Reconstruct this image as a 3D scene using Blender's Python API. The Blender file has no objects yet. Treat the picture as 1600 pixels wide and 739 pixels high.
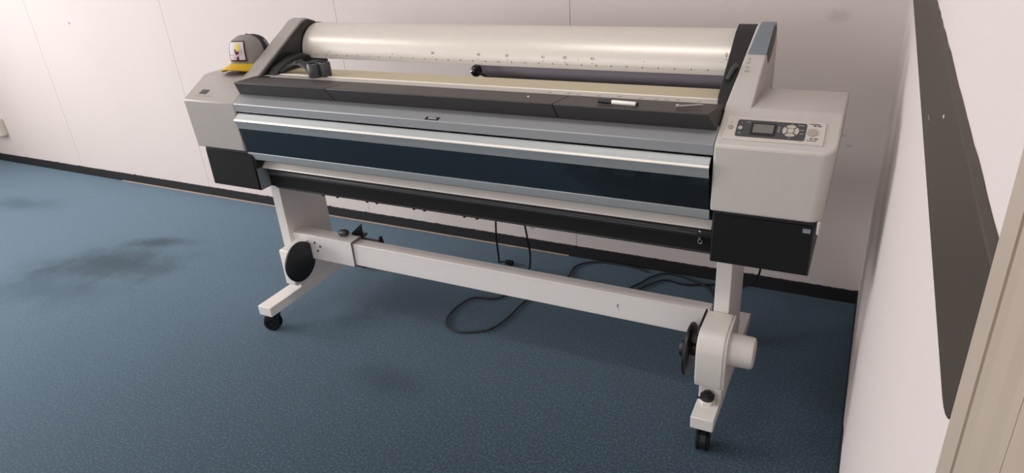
import bpy, bmesh, math, random
from mathutils import Vector, Matrix
random.seed(7)
scene = bpy.context.scene
C = scene.collection
PI = math.pi

# ---------------------------------------------------------------- materials
def nmat(name):
    m = bpy.data.materials.new(name); m.use_nodes = True
    nt = m.node_tree; b = nt.nodes['Principled BSDF']
    return m, nt, b

def srgb(r, g, b):
    f = lambda c: (c/255/12.92) if c/255 <= .04045 else ((c/255+.055)/1.055)**2.4
    return (f(r), f(g), f(b), 1)

def plain(name, col, rough=.5, metal=0., var=.04, scale=40., bump=0., bscale=400., spec=.5):
    m, nt, b = nmat(name)
    tc = nt.nodes.new('ShaderNodeTexCoord')
    n = nt.nodes.new('ShaderNodeTexNoise'); n.inputs['Scale'].default_value = scale
    n.inputs['Detail'].default_value = 4
    nt.links.new(tc.outputs['Object'], n.inputs['Vector'])
    mx = nt.nodes.new('ShaderNodeMix'); mx.data_type = 'RGBA'
    mx.inputs['A'].default_value = tuple(c*(1-var) for c in col[:3])+(1,)
    mx.inputs['B'].default_value = tuple(min(1, c*(1+var)) for c in col[:3])+(1,)
    nt.links.new(n.outputs['Fac'], mx.inputs['Factor'])
    nt.links.new(mx.outputs['Result'], b.inputs['Base Color'])
    b.inputs['Roughness'].default_value = rough
    b.inputs['Metallic'].default_value = metal
    b.inputs['Specular IOR Level'].default_value = spec
    if bump:
        n2 = nt.nodes.new('ShaderNodeTexNoise'); n2.inputs['Scale'].default_value = bscale
        nt.links.new(tc.outputs['Object'], n2.inputs['Vector'])
        bp = nt.nodes.new('ShaderNodeBump'); bp.inputs['Strength'].default_value = bump
        bp.inputs['Distance'].default_value = .001
        nt.links.new(n2.outputs['Fac'], bp.inputs['Height'])
        nt.links.new(bp.outputs['Normal'], b.inputs['Normal'])
    return m

M = {}
M['white'] = plain('warm_white_plastic', srgb(184, 179, 173), .42, bump=.15, bscale=900)
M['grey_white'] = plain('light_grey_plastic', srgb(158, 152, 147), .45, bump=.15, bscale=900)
M['take'] = plain('ivory_white_plastic', srgb(206, 201, 194), .42, bump=.15, bscale=900)
M['paint'] = plain('white_painted_steel', srgb(218, 213, 209), .4, var=.03, bump=.1, bscale=500)
M['silver'] = plain('blue_silver_paint', srgb(146, 148, 150), .36, .2, bump=.05)
M['alu'] = plain('brushed_aluminium', srgb(184, 189, 190), .32, .4, var=.03)
M['alu_bright'] = plain('bright_aluminium', srgb(240, 233, 225), .3, .2, var=.03)
M['cover'] = plain('pearl_cover_plastic', srgb(212, 205, 197), .36, .2, var=.02, bump=.04)
M['charcoal'] = plain('charcoal_plastic', srgb(54, 51, 50), .5, bump=.2, bscale=700)
M['black'] = plain('black_plastic', srgb(26, 26, 28), .45, bump=.1)
M['black_matt'] = plain('matt_black_plastic', srgb(17, 17, 18), .75, spec=.25)
M['black_gloss'] = plain('glossy_black_plastic', srgb(30, 28, 29), .22)
M['trough'] = plain('black_fabric_guide', srgb(58, 53, 52), .38, var=.1)
M['tan'] = plain('tan_foam_strip', srgb(184, 174, 148), .7)
M['platen'] = plain('platen_silver', srgb(180, 175, 169), .4, .15)
M['bluegrey'] = plain('blue_grey_plastic', srgb(112, 121, 128), .4)
M['panel_dark'] = plain('control_panel_slate', srgb(66, 66, 70), .4)
M['panel_light'] = plain('control_panel_light', srgb(190, 184, 177), .4)
M['button'] = plain('grey_button', srgb(176, 171, 160), .45)
M['button_dark'] = plain('taupe_button', srgb(160, 150, 142), .45)
M['lcd'] = plain('grey_lcd', srgb(112, 110, 106), .25)
M['mark'] = plain('printed_marking', srgb(96, 92, 92), .6)
M['mark_light'] = plain('printed_pale_marking', srgb(150, 148, 146), .6)
M['tag'] = plain('grey_sticker', srgb(120, 122, 134), .5)
M['rubber'] = plain('black_rubber', srgb(17, 17, 18), .75, spec=.25)
M['chrome'] = plain('chrome_steel', srgb(190, 188, 184), .2, .9)
M['cord'] = plain('black_cable_sheath', srgb(20, 21, 24), .45)
M['paper'] = plain('rolled_paper', srgb(176, 168, 178), .8, var=.03)
M['slate_clip'] = plain('dark_slate_plastic', srgb(58, 60, 63), .4)
M['yellow'] = plain('mustard_cotton', srgb(204, 165, 28), .85, var=.12, scale=60, bump=.4, bscale=900)
M['cap_grey'] = plain('grey_cotton', srgb(136, 130, 126), .9, var=.08, bump=.4, bscale=900)
M['cap_mesh'] = plain('black_cap_mesh', srgb(38, 36, 42), .85, var=.3, scale=500)
M['patch'] = plain('white_patch', srgb(205, 196, 198), .8)
M['patch_yellow'] = plain('yellow_stitching', srgb(214, 200, 90), .8)
M['patch_dark'] = plain('maroon_stitching', srgb(58, 34, 40), .8)
M['patch_mauve'] = plain('mauve_stitching', srgb(190, 170, 182), .8)
M['ivory'] = plain('ivory_plastic', srgb(222, 214, 200), .4)
M['pen_white'] = plain('white_pen_barrel', srgb(235, 232, 226), .4)

def glass_mat():
    m, nt, b = nmat('smoked_window')
    out = nt.nodes['Material Output']
    tr = nt.nodes.new('ShaderNodeBsdfTransparent'); tr.inputs['Color'].default_value = (.42, .47, .49, 1)
    gl = nt.nodes.new('ShaderNodeBsdfGlossy'); gl.inputs['Roughness'].default_value = .25
    gl.inputs['Color'].default_value = (.75, .85, .9, 1)
    fr = nt.nodes.new('ShaderNodeFresnel'); fr.inputs['IOR'].default_value = 1.6
    mx = nt.nodes.new('ShaderNodeMixShader')
    nt.links.new(fr.outputs['Fac'], mx.inputs['Fac'])
    nt.links.new(tr.outputs[0], mx.inputs[1]); nt.links.new(gl.outputs[0], mx.inputs[2])
    df = nt.nodes.new('ShaderNodeBsdfDiffuse'); df.inputs['Color'].default_value = srgb(92, 98, 104)
    m2 = nt.nodes.new('ShaderNodeMixShader'); m2.inputs['Fac'].default_value = .07     # even grey-blue diffuse painted in for the pane's reflected haze
    nt.links.new(mx.outputs[0], m2.inputs[1]); nt.links.new(df.outputs[0], m2.inputs[2])
    nt.links.new(m2.outputs[0], out.inputs['Surface'])
    return m
M['smoke'] = glass_mat()

def wall_mat(name, col, blotch=.03):
    m, nt, b = nmat(name)
    tc = nt.nodes.new('ShaderNodeTexCoord')
    n = nt.nodes.new('ShaderNodeTexNoise'); n.inputs['Scale'].default_value = 2.2; n.inputs['Detail'].default_value = 5
    mp = nt.nodes.new('ShaderNodeMapping'); mp.inputs['Scale'].default_value = (1, 1, .45)
    nt.links.new(tc.outputs['Object'], mp.inputs['Vector']); nt.links.new(mp.outputs['Vector'], n.inputs['Vector'])
    mx = nt.nodes.new('ShaderNodeMix'); mx.data_type = 'RGBA'
    mx.inputs['A'].default_value = tuple(c*(1-blotch) for c in col[:3])+(1,)
    mx.inputs['B'].default_value = tuple(min(1, c*(1+blotch)) for c in col[:3])+(1,)
    nt.links.new(n.outputs['Fac'], mx.inputs['Factor'])
    nt.links.new(mx.outputs['Result'], b.inputs['Base Color'])
    b.inputs['Roughness'].default_value = .75
    b.inputs['Specular IOR Level'].default_value = .3
    n2 = nt.nodes.new('ShaderNodeTexNoise'); n2.inputs['Scale'].default_value = 220; n2.inputs['Detail'].default_value = 3
    nt.links.new(tc.outputs['Object'], n2.inputs['Vector'])
    bp = nt.nodes.new('ShaderNodeBump'); bp.inputs['Strength'].default_value = .25; bp.inputs['Distance'].default_value = .0015
    nt.links.new(n2.outputs['Fac'], bp.inputs['Height']); nt.links.new(bp.outputs['Normal'], b.inputs['Normal'])
    return m
def spotted(m, spots):
    nt = m.node_tree; b = nt.nodes['Principled BSDF']; N, L = nt.nodes.new, nt.links.new
    tc = N('ShaderNodeTexCoord'); src = b.inputs['Base Color'].links[0].from_socket
    nz = N('ShaderNodeTexNoise'); nz.inputs['Scale'].default_value = 60; L(tc.outputs['Object'], nz.inputs['Vector'])
    for (x, z, rx, rz, amt, col) in spots:
        v = N('ShaderNodeMapping'); v.vector_type = 'TEXTURE'; v.inputs['Location'].default_value = (x, 2.79, z); v.inputs['Scale'].default_value = (rx, 1, rz)
        L(tc.outputs['Object'], v.inputs['Vector'])
        ln = N('ShaderNodeVectorMath'); ln.operation = 'LENGTH'; L(v.outputs['Vector'], ln.inputs[0])
        ad = N('ShaderNodeMath'); ad.operation = 'MULTIPLY_ADD'; L(nz.outputs['Fac'], ad.inputs[0]); ad.inputs[1].default_value = .8; L(ln.outputs['Value'], ad.inputs[2])
        r = N('ShaderNodeMapRange'); r.inputs['From Min'].default_value = .7; r.inputs['From Max'].default_value = 1.4; r.inputs['To Min'].default_value = amt; r.inputs['To Max'].default_value = 0
        L(ad.outputs[0], r.inputs['Value'])
        mx = N('ShaderNodeMix'); mx.data_type = 'RGBA'; L(r.outputs['Result'], mx.inputs['Factor']); L(src, mx.inputs['A']); mx.inputs['B'].default_value = col
        src = mx.outputs['Result']
    L(src, b.inputs['Base Color'])
M['wall'] = wall_mat('off_white_wall', srgb(214, 204, 200))
spotted(M['wall'], [(-4.622, 1.076, .008, .010, .9, srgb(70, 62, 60)), (-.060, .713, .016, .008, .35, srgb(130, 116, 110)), (-.035, .675, .016, .008, .35, srgb(130, 116, 110)), (-.13, 1.15, .05, .03, .2, srgb(130, 118, 112)), (-1.40, .12, .02, .012, .5, srgb(150, 130, 120))])
M['wall_r'] = wall_mat('off_white_wall_right', srgb(210, 200, 197), .015)
M['ceil'] = wall_mat('white_ceiling', srgb(232, 228, 224), .01)
M['wall_f'] = wall_mat('taupe_front_wall', srgb(150, 143, 138), .02)
M['frame'] = plain('cream_gloss_paint', srgb(178, 164, 150), .4, var=.03)
M['skirting'] = plain('black_skirting', srgb(24, 24, 27), .6, var=.15, scale=20)
M['glue'] = plain('dried_glue_line', srgb(176, 150, 132), .8, var=.2, scale=15)

def rail_mat():
    m, nt, b = nmat('dark_laminate_rail')
    tc = nt.nodes.new('ShaderNodeTexCoord')
    n = nt.nodes.new('ShaderNodeTexNoise'); n.inputs['Scale'].default_value = 140; n.inputs['Detail'].default_value = 6
    nt.links.new(tc.outputs['Object'], n.inputs['Vector'])
    cr = nt.nodes.new('ShaderNodeValToRGB')
    cr.color_ramp.elements[0].color = srgb(44, 38, 31); cr.color_ramp.elements[1].color = srgb(66, 57, 48)
    nt.links.new(n.outputs['Fac'], cr.inputs['Fac']); nt.links.new(cr.outputs['Color'], b.inputs['Base Color'])
    b.inputs['Roughness'].default_value = .55
    return m
M['rail'] = rail_mat()

def carpet_mat():
    m, nt, b = nmat('blue_carpet')
    N, L = nt.nodes.new, nt.links.new
    tc = N('ShaderNodeTexCoord')
    f1 = N('ShaderNodeTexNoise'); f1.inputs['Scale'].default_value = 120; f1.inputs['Detail'].default_value = 4; f1.inputs['Roughness'].default_value = .7
    L(tc.outputs['Object'], f1.inputs['Vector'])
    cr = N('ShaderNodeValToRGB'); e = cr.color_ramp.elements
    e[0].position = .3; e[0].color = srgb(6, 10, 13)
    e[1].position = .72; e[1].color = srgb(70, 96, 110)
    x = cr.color_ramp.elements.new(.5); x.color = srgb(18, 31, 41)
    L(f1.outputs['Fac'], cr.inputs['Fac'])
    # broad wear
    f2 = N('ShaderNodeTexNoise'); f2.inputs['Scale'].default_value = 1.6; f2.inputs['Detail'].default_value = 5
    L(tc.outputs['Object'], f2.inputs['Vector'])
    mr = N('ShaderNodeMapRange'); mr.inputs['From Min'].default_value = .3; mr.inputs['From Max'].default_value = .7
    mr.inputs['To Min'].default_value = .9; mr.inputs['To Max'].default_value = 1.1
    L(f2.outputs['Fac'], mr.inputs['Value'])
    vm = N('ShaderNodeVectorMath'); vm.operation = 'SCALE'
    L(cr.outputs['Color'], vm.inputs[0]); L(mr.outputs['Result'], vm.inputs['Scale'])
    last = vm.outputs['Vector']
    # stains: dirt with its own shape on the pile
    sep = N('ShaderNodeSeparateXYZ'); L(tc.outputs['Object'], sep.inputs[0])
    f3 = N('ShaderNodeTexNoise'); f3.inputs['Scale'].default_value = 5; f3.inputs['Detail'].default_value = 6; f3.inputs['Roughness'].default_value = .65
    L(tc.outputs['Object'], f3.inputs['Vector'])
    masks = []
    def stain(last, cx, cy, sx, sy, ang, amt, col):
        v = N('ShaderNodeMapping'); v.vector_type = 'TEXTURE'
        v.inputs['Location'].default_value = (cx, cy, 0); v.inputs['Rotation'].default_value = (0, 0, ang); v.inputs['Scale'].default_value = (sx, sy, 1)
        L(tc.outputs['Object'], v.inputs['Vector'])
        ln = N('ShaderNodeVectorMath'); ln.operation = 'LENGTH'; L(v.outputs['Vector'], ln.inputs[0])
        ad = N('ShaderNodeMath'); ad.operation = 'MULTIPLY_ADD'; L(f3.outputs['Fac'], ad.inputs[0]); ad.inputs[1].default_value = 1.1
        L(ln.outputs['Value'], ad.inputs[2])
        r = N('ShaderNodeMapRange'); r.interpolation_type = 'SMOOTHSTEP'
        r.inputs['From Min'].default_value = .55; r.inputs['From Max'].default_value = 1.5
        r.inputs['To Min'].default_value = amt; r.inputs['To Max'].default_value = 0
        L(ad.outputs[0], r.inputs['Value'])
        masks.append(r.outputs['Result'])
        mx = N('ShaderNodeMix'); mx.data_type = 'RGBA'
        L(r.outputs['Result'], mx.inputs['Factor']); L(last, mx.inputs['A']); mx.inputs['B'].default_value = col
        return mx.outputs['Result']
    last = stain(last, -3.48, 1.88, .62, .30, .3, .75, srgb(30, 35, 40))
    last = stain(last, -3.42, 2.17, .34, .10, .35, .7, srgb(30, 36, 42))
    last = stain(last, -3.55, 1.58, .65, .28, .2, .4, srgb(34, 42, 48))
    last = stain(last, -4.9, 2.25, .55, .16, .2, .45, srgb(34, 44, 52))
    last = stain(last, -1.45, 1.62, .28, .14, 0, .35, srgb(24, 32, 40))
    tot = None
    for k in masks:
        iv = N('ShaderNodeMath'); iv.operation = 'SUBTRACT'; iv.inputs[0].default_value = 1; L(k, iv.inputs[1])
        if tot is None: tot = iv.outputs[0]
        else:
            mu = N('ShaderNodeMath'); mu.operation = 'MULTIPLY'; L(tot, mu.inputs[0]); L(iv.outputs[0], mu.inputs[1]); tot = mu.outputs[0]
    sw = N('ShaderNodeMath'); sw.operation = 'MULTIPLY_ADD'; L(tot, sw.inputs[0]); sw.inputs[1].default_value = .7; sw.inputs[2].default_value = .3
    L(sw.outputs[0], b.inputs['Sheen Weight'])                      # matted pile where it is dirty
    L(last, b.inputs['Base Color'])
    b.inputs['Roughness'].default_value = .95
    b.inputs['Specular IOR Level'].default_value = .15
    try:
        b.inputs['Sheen Weight'].default_value = .9; b.inputs['Sheen Roughness'].default_value = .5; b.inputs['Sheen Tint'].default_value = srgb(178, 207, 230)
    except Exception: pass
    bp = N('ShaderNodeBump'); bp.inputs['Strength'].default_value = .35; bp.inputs['Distance'].default_value = .002
    L(f1.outputs['Fac'], bp.inputs['Height']); L(bp.outputs['Normal'], b.inputs['Normal'])
    return m
M['carpet'] = carpet_mat()

# ---------------------------------------------------------------- mesh helpers
def bm_new(): return bmesh.new()

def add_box(bm, x0, x1, y0, y1, z0, z1):
    v = [bm.verts.new((x, y, z)) for x in (x0, x1) for y in (y0, y1) for z in (z0, z1)]
    for f in ((0, 1, 3, 2), (4, 6, 7, 5), (0, 4, 5, 1), (2, 3, 7, 6), (0, 2, 6, 4), (1, 5, 7, 3)):
        bm.faces.new([v[i] for i in f])

def add_prism(bm, prof, x0, x1):
    """prof: (y, z) outline extruded along x; x0/x1 numbers or functions of (y, z)"""
    fx = lambda x, p: x(*p) if callable(x) else x
    a = [bm.verts.new((fx(x0, p), p[0], p[1])) for p in prof]
    b = [bm.verts.new((fx(x1, p), p[0], p[1])) for p in prof]
    n = len(prof)
    bm.faces.new(a); bm.faces.new(b[::-1])
    for i in range(n):
        j = (i+1) % n
        bm.faces.new((a[j], a[i], b[i], b[j]))

def add_zprism(bm, prof, z0, z1):
    a = [bm.verts.new((p[0], p[1], z0)) for p in prof]
    b = [bm.verts.new((p[0], p[1], z1)) for p in prof]
    n = len(prof)
    bm.faces.new(a); bm.faces.new(b[::-1])
    for i in range(n):
        j = (i+1) % n
        bm.faces.new((a[j], a[i], b[i], b[j]))

def add_lathe(bm, prof, seg=32, mat=None):
    """prof: (r, h) revolved about local z; mat places it"""
    rings = []
    for r, h in prof:
        if r < 1e-6:
            rings.append([bm.verts.new((0, 0, h))])
        else:
            rings.append([bm.verts.new((r*math.cos(2*PI*i/seg), r*math.sin(2*PI*i/seg), h)) for i in range(seg)])
    for a, b in zip(rings, rings[1:]):
        for i in range(seg):
            j = (i+1) % seg
            if len(a) == 1 and len(b) == 1: continue
            if len(a) == 1: bm.faces.new((a[0], b[i], b[j]))
            elif len(b) == 1: bm.faces.new((a[i], b[0], a[j]))
            else: bm.faces.new((a[i], b[i], b[j], a[j]))
    if len(rings[0]) > 1: bm.faces.new(rings[0])
    if len(rings[-1]) > 1: bm.faces.new(rings[-1][::-1])
    if mat is not None:
        vs = [v for r in rings for v in r]
        bmesh.ops.transform(bm, matrix=mat, verts=vs)

XAX = Matrix.Rotation(PI/2, 4, 'Y')         # local z -> +x
def place(x, y, z, rot=None):
    return Matrix.Translation((x, y, z)) @ (rot if rot is not None else Matrix.Identity(4))

def catmull(pts, n=8):
    P = [Vector(p) for p in pts]; P = [P[0]*2-P[1]]+P+[P[-1]*2-P[-2]]
    out = []
    for i in range(1, len(P)-2):
        for k in range(n):
            t = k/n
            a, b, c, d = P[i-1], P[i], P[i+1], P[i+2]
            out.append(.5*((2*b)+(c-a)*t+(2*a-5*b+4*c-d)*t*t+(3*b-a-3*c+d)*t**3))
    out.append(P[-2]); return out

def add_tube(bm, pts, r, seg=8, smooth=8):
    P = catmull(pts, smooth) if smooth else [Vector(p) for p in pts]
    rings = []; up = Vector((.13, .21, .97))
    for i, p in enumerate(P):
        t = (P[min(i+1, len(P)-1)]-P[max(i-1, 0)]).normalized()
        s = t.cross(up)
        if s.length < 1e-3: s = t.cross(Vector((1, 0, 0)))
        s.normalize(); u = s.cross(t).normalized(); up = u
        rings.append([bm.verts.new(p+r*(math.cos(2*PI*k/seg)*s+math.sin(2*PI*k/seg)*u)) for k in range(seg)])
    for a, b in zip(rings, rings[1:]):
        for k in range(seg):
            j = (k+1) % seg
            bm.faces.new((a[k], a[j], b[j], b[k]))
    bm.faces.new(rings[0][::-1]); bm.faces.new(rings[-1])

def obj(name, bm, mat, parent=None, bevel=0., seg=2, smooth=False, angle=35):
    bmesh.ops.recalc_face_normals(bm, faces=bm.faces)
    me = bpy.data.meshes.new(name); bm.to_mesh(me); bm.free()
    me.materials.append(mat)
    o = bpy.data.objects.new(name, me); C.objects.link(o)
    if parent is not None:
        o.parent = parent
        o.matrix_parent_inverse = Matrix.Translation(-world_loc(parent))
    if bevel:
        md = o.modifiers.new('bevel', 'BEVEL'); md.width = bevel; md.segments = seg
        md.limit_method = 'ANGLE'; md.angle_limit = math.radians(angle)
        md.harden_normals = False
    if smooth or bevel:
        for p in me.polygons: p.use_smooth = True
        try:
            me.set_sharp_from_angle(angle=math.radians(40))
        except Exception: pass
    return o

def world_loc(o):
    v = Vector(o.location)
    p = o.parent
    return v if p is None else v     # parts carry world coordinates; only the root Empty is moved

def thing(name, label, cat, loc=(0, 0, 0), group=None):
    o = bpy.data.objects.new(name, None); C.objects.link(o); o.location = loc
    o.empty_display_size = .1
    o['label'] = label; o['category'] = cat
    if group: o['group'] = group
    return o

def tag(o, label, cat, group=None):
    o['label'] = label; o['category'] = cat
    if group: o['group'] = group
    return o

def struct(name, bm, mat, bevel=0.):
    o = obj(name, bm, mat, None, bevel); o['kind'] = 'structure'; return o

def text_mesh(body, size):
    cu = bpy.data.curves.new('txt', 'FONT'); cu.body = body; cu.size = size
    cu.align_x = 'CENTER'; cu.align_y = 'CENTER'; cu.resolution_u = 3
    t = bpy.data.objects.new('txt', cu); C.objects.link(t)
    dg = bpy.context.evaluated_depsgraph_get()
    me = bpy.data.meshes.new_from_object(t.evaluated_get(dg))
    vs = [tuple(v.co) for v in me.vertices]; fs = [tuple(p.vertices) for p in me.polygons]
    bpy.data.objects.remove(t); bpy.data.curves.remove(cu); bpy.data.meshes.remove(me)
    return vs, fs

def add_mapped(bm, vs, fs, fn):
    b = [bm.verts.new(fn(*v[:2])) for v in vs]
    for f in fs:
        try: bm.faces.new([b[i] for i in f])
        except ValueError: pass

# ---------------------------------------------------------------- the room
YW, XR, XL, YF, ZC = 2.79, .085, -6.35, -3.8, 2.75
b = bm_new(); add_box(b, XL-.1, XR+.1, YF-.1, YW+.1, -.08, 0); struct('floor', b, M['carpet'])
b = bm_new(); add_box(b, XL-.1, XR+.1, YF-.1, YW+.1, ZC, ZC+.08); struct('ceiling', b, M['ceil'])
# back wall: panels with fine open joints over a backing
b = bm_new()
add_box(b, XL-.1, XR+.1, YW+.012, YW+.1, 0, ZC)
seams = [XL-.1, -5.036, -3.712, -2.424, -1.163, XR+.1]
for i in range(len(seams)-1):
    add_box(b, seams[i]+.0011, seams[i+1]-.0011, YW, YW+.0119, 0, ZC)
struct('wall_back', b, M['wall'])
# small pin hole plug in the back wall and scuffs are surface detail
# right wall: a shallow bulge of the lining near the corner
b = bm_new()
ys = [YF+(1.6-YF)*i/12 for i in range(12)] + [1.6+(2.9-1.6)*i/200 for i in range(201)]
zs = [1.5*i/40 for i in range(41)]+[ZC]
def shear(y, z):
    w = max(0., min(1., (y-1.6)/.25, (2.85-y)/.45))
    return y+.26*(min(z, 1.3)-.1)*w
def bulge(y, z):                                # y along the sheared grid
    s = max(0., math.sin(PI*min(1, max(0, (z-.02)/1.22))))**.6
    t = min(1, max(0, (y-1.90)/.05)); t = t*t*(3-2*t)
    u = min(1, max(0, (2.75-y)/.5))
    return .013*s*t*u
grid = [[b.verts.new((XR-bulge(y, z), shear(y, z), z)) for z in zs] for y in ys]
for i in range(len(ys)-1):
    for j in range(len(zs)-1):
        b.faces.new((grid[i][j], grid[i][j+1], grid[i+1][j+1], grid[i+1][j]))
back = [[b.verts.new((XR+.1, y, z)) for z in (0, ZC)] for y in (ys[0], ys[-1])]
b.faces.new((back[0][0], back[1][0], back[1][1], back[0][1]))
w = struct('wall_right', b, M['wall_r'])
for p in w.data.polygons: p.use_smooth = True
# left wall with a wide window opening, and front wall behind the camera
WY0, WY1, WZ0, WZ1 = -2.4, 1.9, .85, 2.55
b = bm_new()
add_box(b, XL-.1, XL, YF, WY0, 0, ZC); add_box(b, XL-.1, XL, WY1, YW+.01, 0, ZC)
add_box(b, XL-.1, XL, WY0, WY1, 0, WZ0); add_box(b, XL-.1, XL, WY0, WY1, WZ1, ZC)
struct('wall_left', b, M['wall'])
FX_0, FX_1, FZ0, FZ1 = -4.6, -1.2, .95, 2.35
b = bm_new(); add_box(b, XL-.1, FX_0, YF-.1, YF, 0, ZC); add_box(b, FX_1, XR+.1, YF-.1, YF, 0, ZC)
add_box(b, FX_0, FX_1, YF-.1, YF, 0, FZ0); add_box(b, FX_0, FX_1, YF-.1, YF, FZ1, ZC); struct('wall_front', b, M['wall_f'])
b = bm_new()
add_box(b, FX_0, FX_1, YF-.07, YF-.01, FZ0, FZ0+.05); add_box(b, FX_0, FX_1, YF-.07, YF-.01, FZ1-.05, FZ1)
for k in range(3):
    x = FX_0+(FX_1-FX_0-.05)*k/2
    add_box(b, x, x+.05, YF-.07, YF-.01, FZ0+.05, FZ1-.05)
struct('added_fill_window', b, M['frame'])  # unseen window added in the front wall to carry fill light
b = bm_new()
add_box(b, XL-.07, XL-.01, WY0, WY1, WZ0, WZ0+.05); add_box(b, XL-.07, XL-.01, WY0, WY1, WZ1-.05, WZ1)
for k in range(4):
    y = WY0+(WY1-WY0-.05)*k/3
    add_box(b, XL-.07, XL-.01, y, y+.05, WZ0+.05, WZ1-.05)
struct('window_1', b, M['frame'])
# skirting with a ragged upper paint edge
def ragged_skirting(name, along, fixed0, fixed1, a0, a1, h, mat):
    b = bm_new(); n = int((a1-a0)/.012)
    prev = None
    for i in range(n+1):
        a = a0+(a1-a0)*i/n
        hh = h+random.uniform(-.0012, .0012)+(random.random() < .03)*random.uniform(.001, .005)
        pts = [(fixed0, 0), (fixed0, hh), (fixed1, hh), (fixed1, 0)]
        ring = [b.verts.new((a, p[0], p[1]) if along == 'x' else (p[0], a, p[1])) for p in pts]
        if prev:
            for k in range(4):
                j = (k+1) % 4
                b.faces.new((prev[k], prev[j], ring[j], ring[k]))
        else: b.faces.new(ring)
        prev = ring
    b.faces.new(prev[::-1])
    return struct(name, b, mat)
ragged_skirting('baseboard_back', 'x', YW-.009, YW, XL, XR-.001, .058, M['skirting'])
ragged_skirting('baseboard_right', 'y', XR-.005, XR, .43, YW-.01, .056, M['skirting'])
b = bm_new()
prev = None
for i in range(161):
    x = -4.6+3.4*i/160; d = .0135+random.uniform(-.002, .003)
    ring = [b.verts.new((x, YW-.009, .0)), b.verts.new((x, YW-.009, .005)), b.verts.new((x, YW-d, .003)), b.verts.new((x, YW-d, .0))]
    if prev:
        for k in range(4): b.faces.new((prev[k], prev[(k+1) % 4], ring[(k+1) % 4], ring[k]))
    else: b.faces.new(ring)
    prev = ring
b.faces.new(prev[::-1]); struct('trim_1', b, M['glue'])

# door casing on the right wall, beside the camera
b = bm_new()
cas = [(XR, .419), (.0765, .419), (.0745, .411), (.0745, .374), (.083, .373), (.083, .3635), (.0735, .362), (.0728, .356), (.0700, .338), (.0668, .312),
       (.0668, .288), (.0635, .264), (.0605, .243), (.0605, .2335), (.069, .233), (.069, .2265), (.0588, .226), (.0583, .216), (.0560, .192), (XR, .18)]
add_zprism(b, cas, 0, 2.15)
struct('trim_2', b, M['frame'])

# dark rail board fixed on the right wall
b = bm_new()
pr = []
y0, y1, z0, z1, rr = .4215, 2.77, 1.2675, 1.394, .028
for k in range(7):
    a = PI+ (PI/2)*k/6
    pr.append((y0+.046+.046*math.cos(a), z0+rr+rr*math.sin(a)))
pr += [(y1, z0)]
n = 60
for k in range(n+1):
    y = y1+(y0-y1)*k/n
    pr.append((y, z1+(random.uniform(-.0014, .0014) if 0 < k < n else 0)))
a = [b.verts.new((XR-.008, p[0], p[1])) for p in pr]; c = [b.verts.new((XR, p[0], p[1])) for p in pr]
b.faces.new(a[::-1]); b.faces.new(c)
for i in range(len(pr)):
    j = (i+1) % len(pr); b.faces.new((a[i], a[j], c[j], c[i]))
wr = tag(obj('wall_rail', b, M['rail'], None, bevel=.0015), 'dark laminate rail board fixed along the right wall beside the door casing', 'wall rail')

b = bm_new(); add_box(b, XR-.0086, XR-.0078, .846, .853, 1.358, 1.3605); obj('paint_fleck', b, M['pen_white'], wr)
b = bm_new(); add_box(b, XR-.0086, XR-.0078, 1.02, 1.045, 1.304, 1.305); obj('paint_fleck', b, M['mark_light'], wr)
# ---------------------------------------------------------------- the printer
YP, ZP, SL = 1.735, .998, .55                  # crease of the sloped front
XA, XB = -2.06, -.334                          # inner span between the side housings
LN = math.hypot(1, SL)
def sp(x, t, h=0.):                            # point on the sloped plane, t along it, h off it
    return (x, YP+t/LN-h*SL/LN, ZP+t*SL/LN+h/LN)
P = thing('large_format_printer', 'wide white and silver large format printer standing on its white wheeled frame', 'printer', (-1.197, 1.95, 0))

def add_slab(bm, pts, h0, h1):                 # outline (x,t) on slope raised from h0 to h1
    a = [bm.verts.new(sp(x, t, h0)) for x, t in pts]; c = [bm.verts.new(sp(x, t, h1)) for x, t in pts]
    bm.faces.new(a[::-1]); bm.faces.new(c)
    for i in range(len(pts)):
        j = (i+1) % len(pts); bm.faces.new((a[i], a[j], c[j], c[i]))
def ell(cx, ct, rx, rt, n=28, a0=0, a1=2*PI):
    return [(cx+rx*math.cos(a0+(a1-a0)*i/n), ct+rt*math.sin(a0+(a1-a0)*i/n)) for i in range(n)]
def rrect(x0, x1, t0, t1, r, n=5):
    out = []
    for cx, ct, a in ((x1-r, t1-r, 0), (x0+r, t1-r, PI/2), (x0+r, t0+r, PI), (x1-r, t0+r, 1.5*PI)):
        out += [(cx+r*math.cos(a+PI/2*k/n), ct+r*math.sin(a+PI/2*k/n)) for k in range(n+1)]
    return out

# side housings
hp = [(1.737, .812), (1.735, .998), (1.859, 1.066), (2.07, 1.066), (2.12, 1.03), (2.15, .95), (2.15, .812)]
b = bm_new(); add_prism(b, hp, XB, lambda y, z: -.056+.012*min(1, (z-.812)/.186))
b.verts.ensure_lookup_table(); b.edges.ensure_lookup_table()
ed = [e for e in b.edges if all(v.co.x > -.1 and v.co.y < 1.75 and v.co.z < 1.0 for v in e.verts)]
bmesh.ops.bevel(b, geom=ed, offset=.034, segments=7, affect='EDGES', profile=.5)
obj('side_housing', b, M['white'], P, bevel=.006, seg=3, angle=25)
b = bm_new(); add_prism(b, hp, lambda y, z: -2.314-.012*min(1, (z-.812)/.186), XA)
o = obj('side_housing', b, M['grey_white'], P, bevel=.005, seg=2, angle=25)
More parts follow.
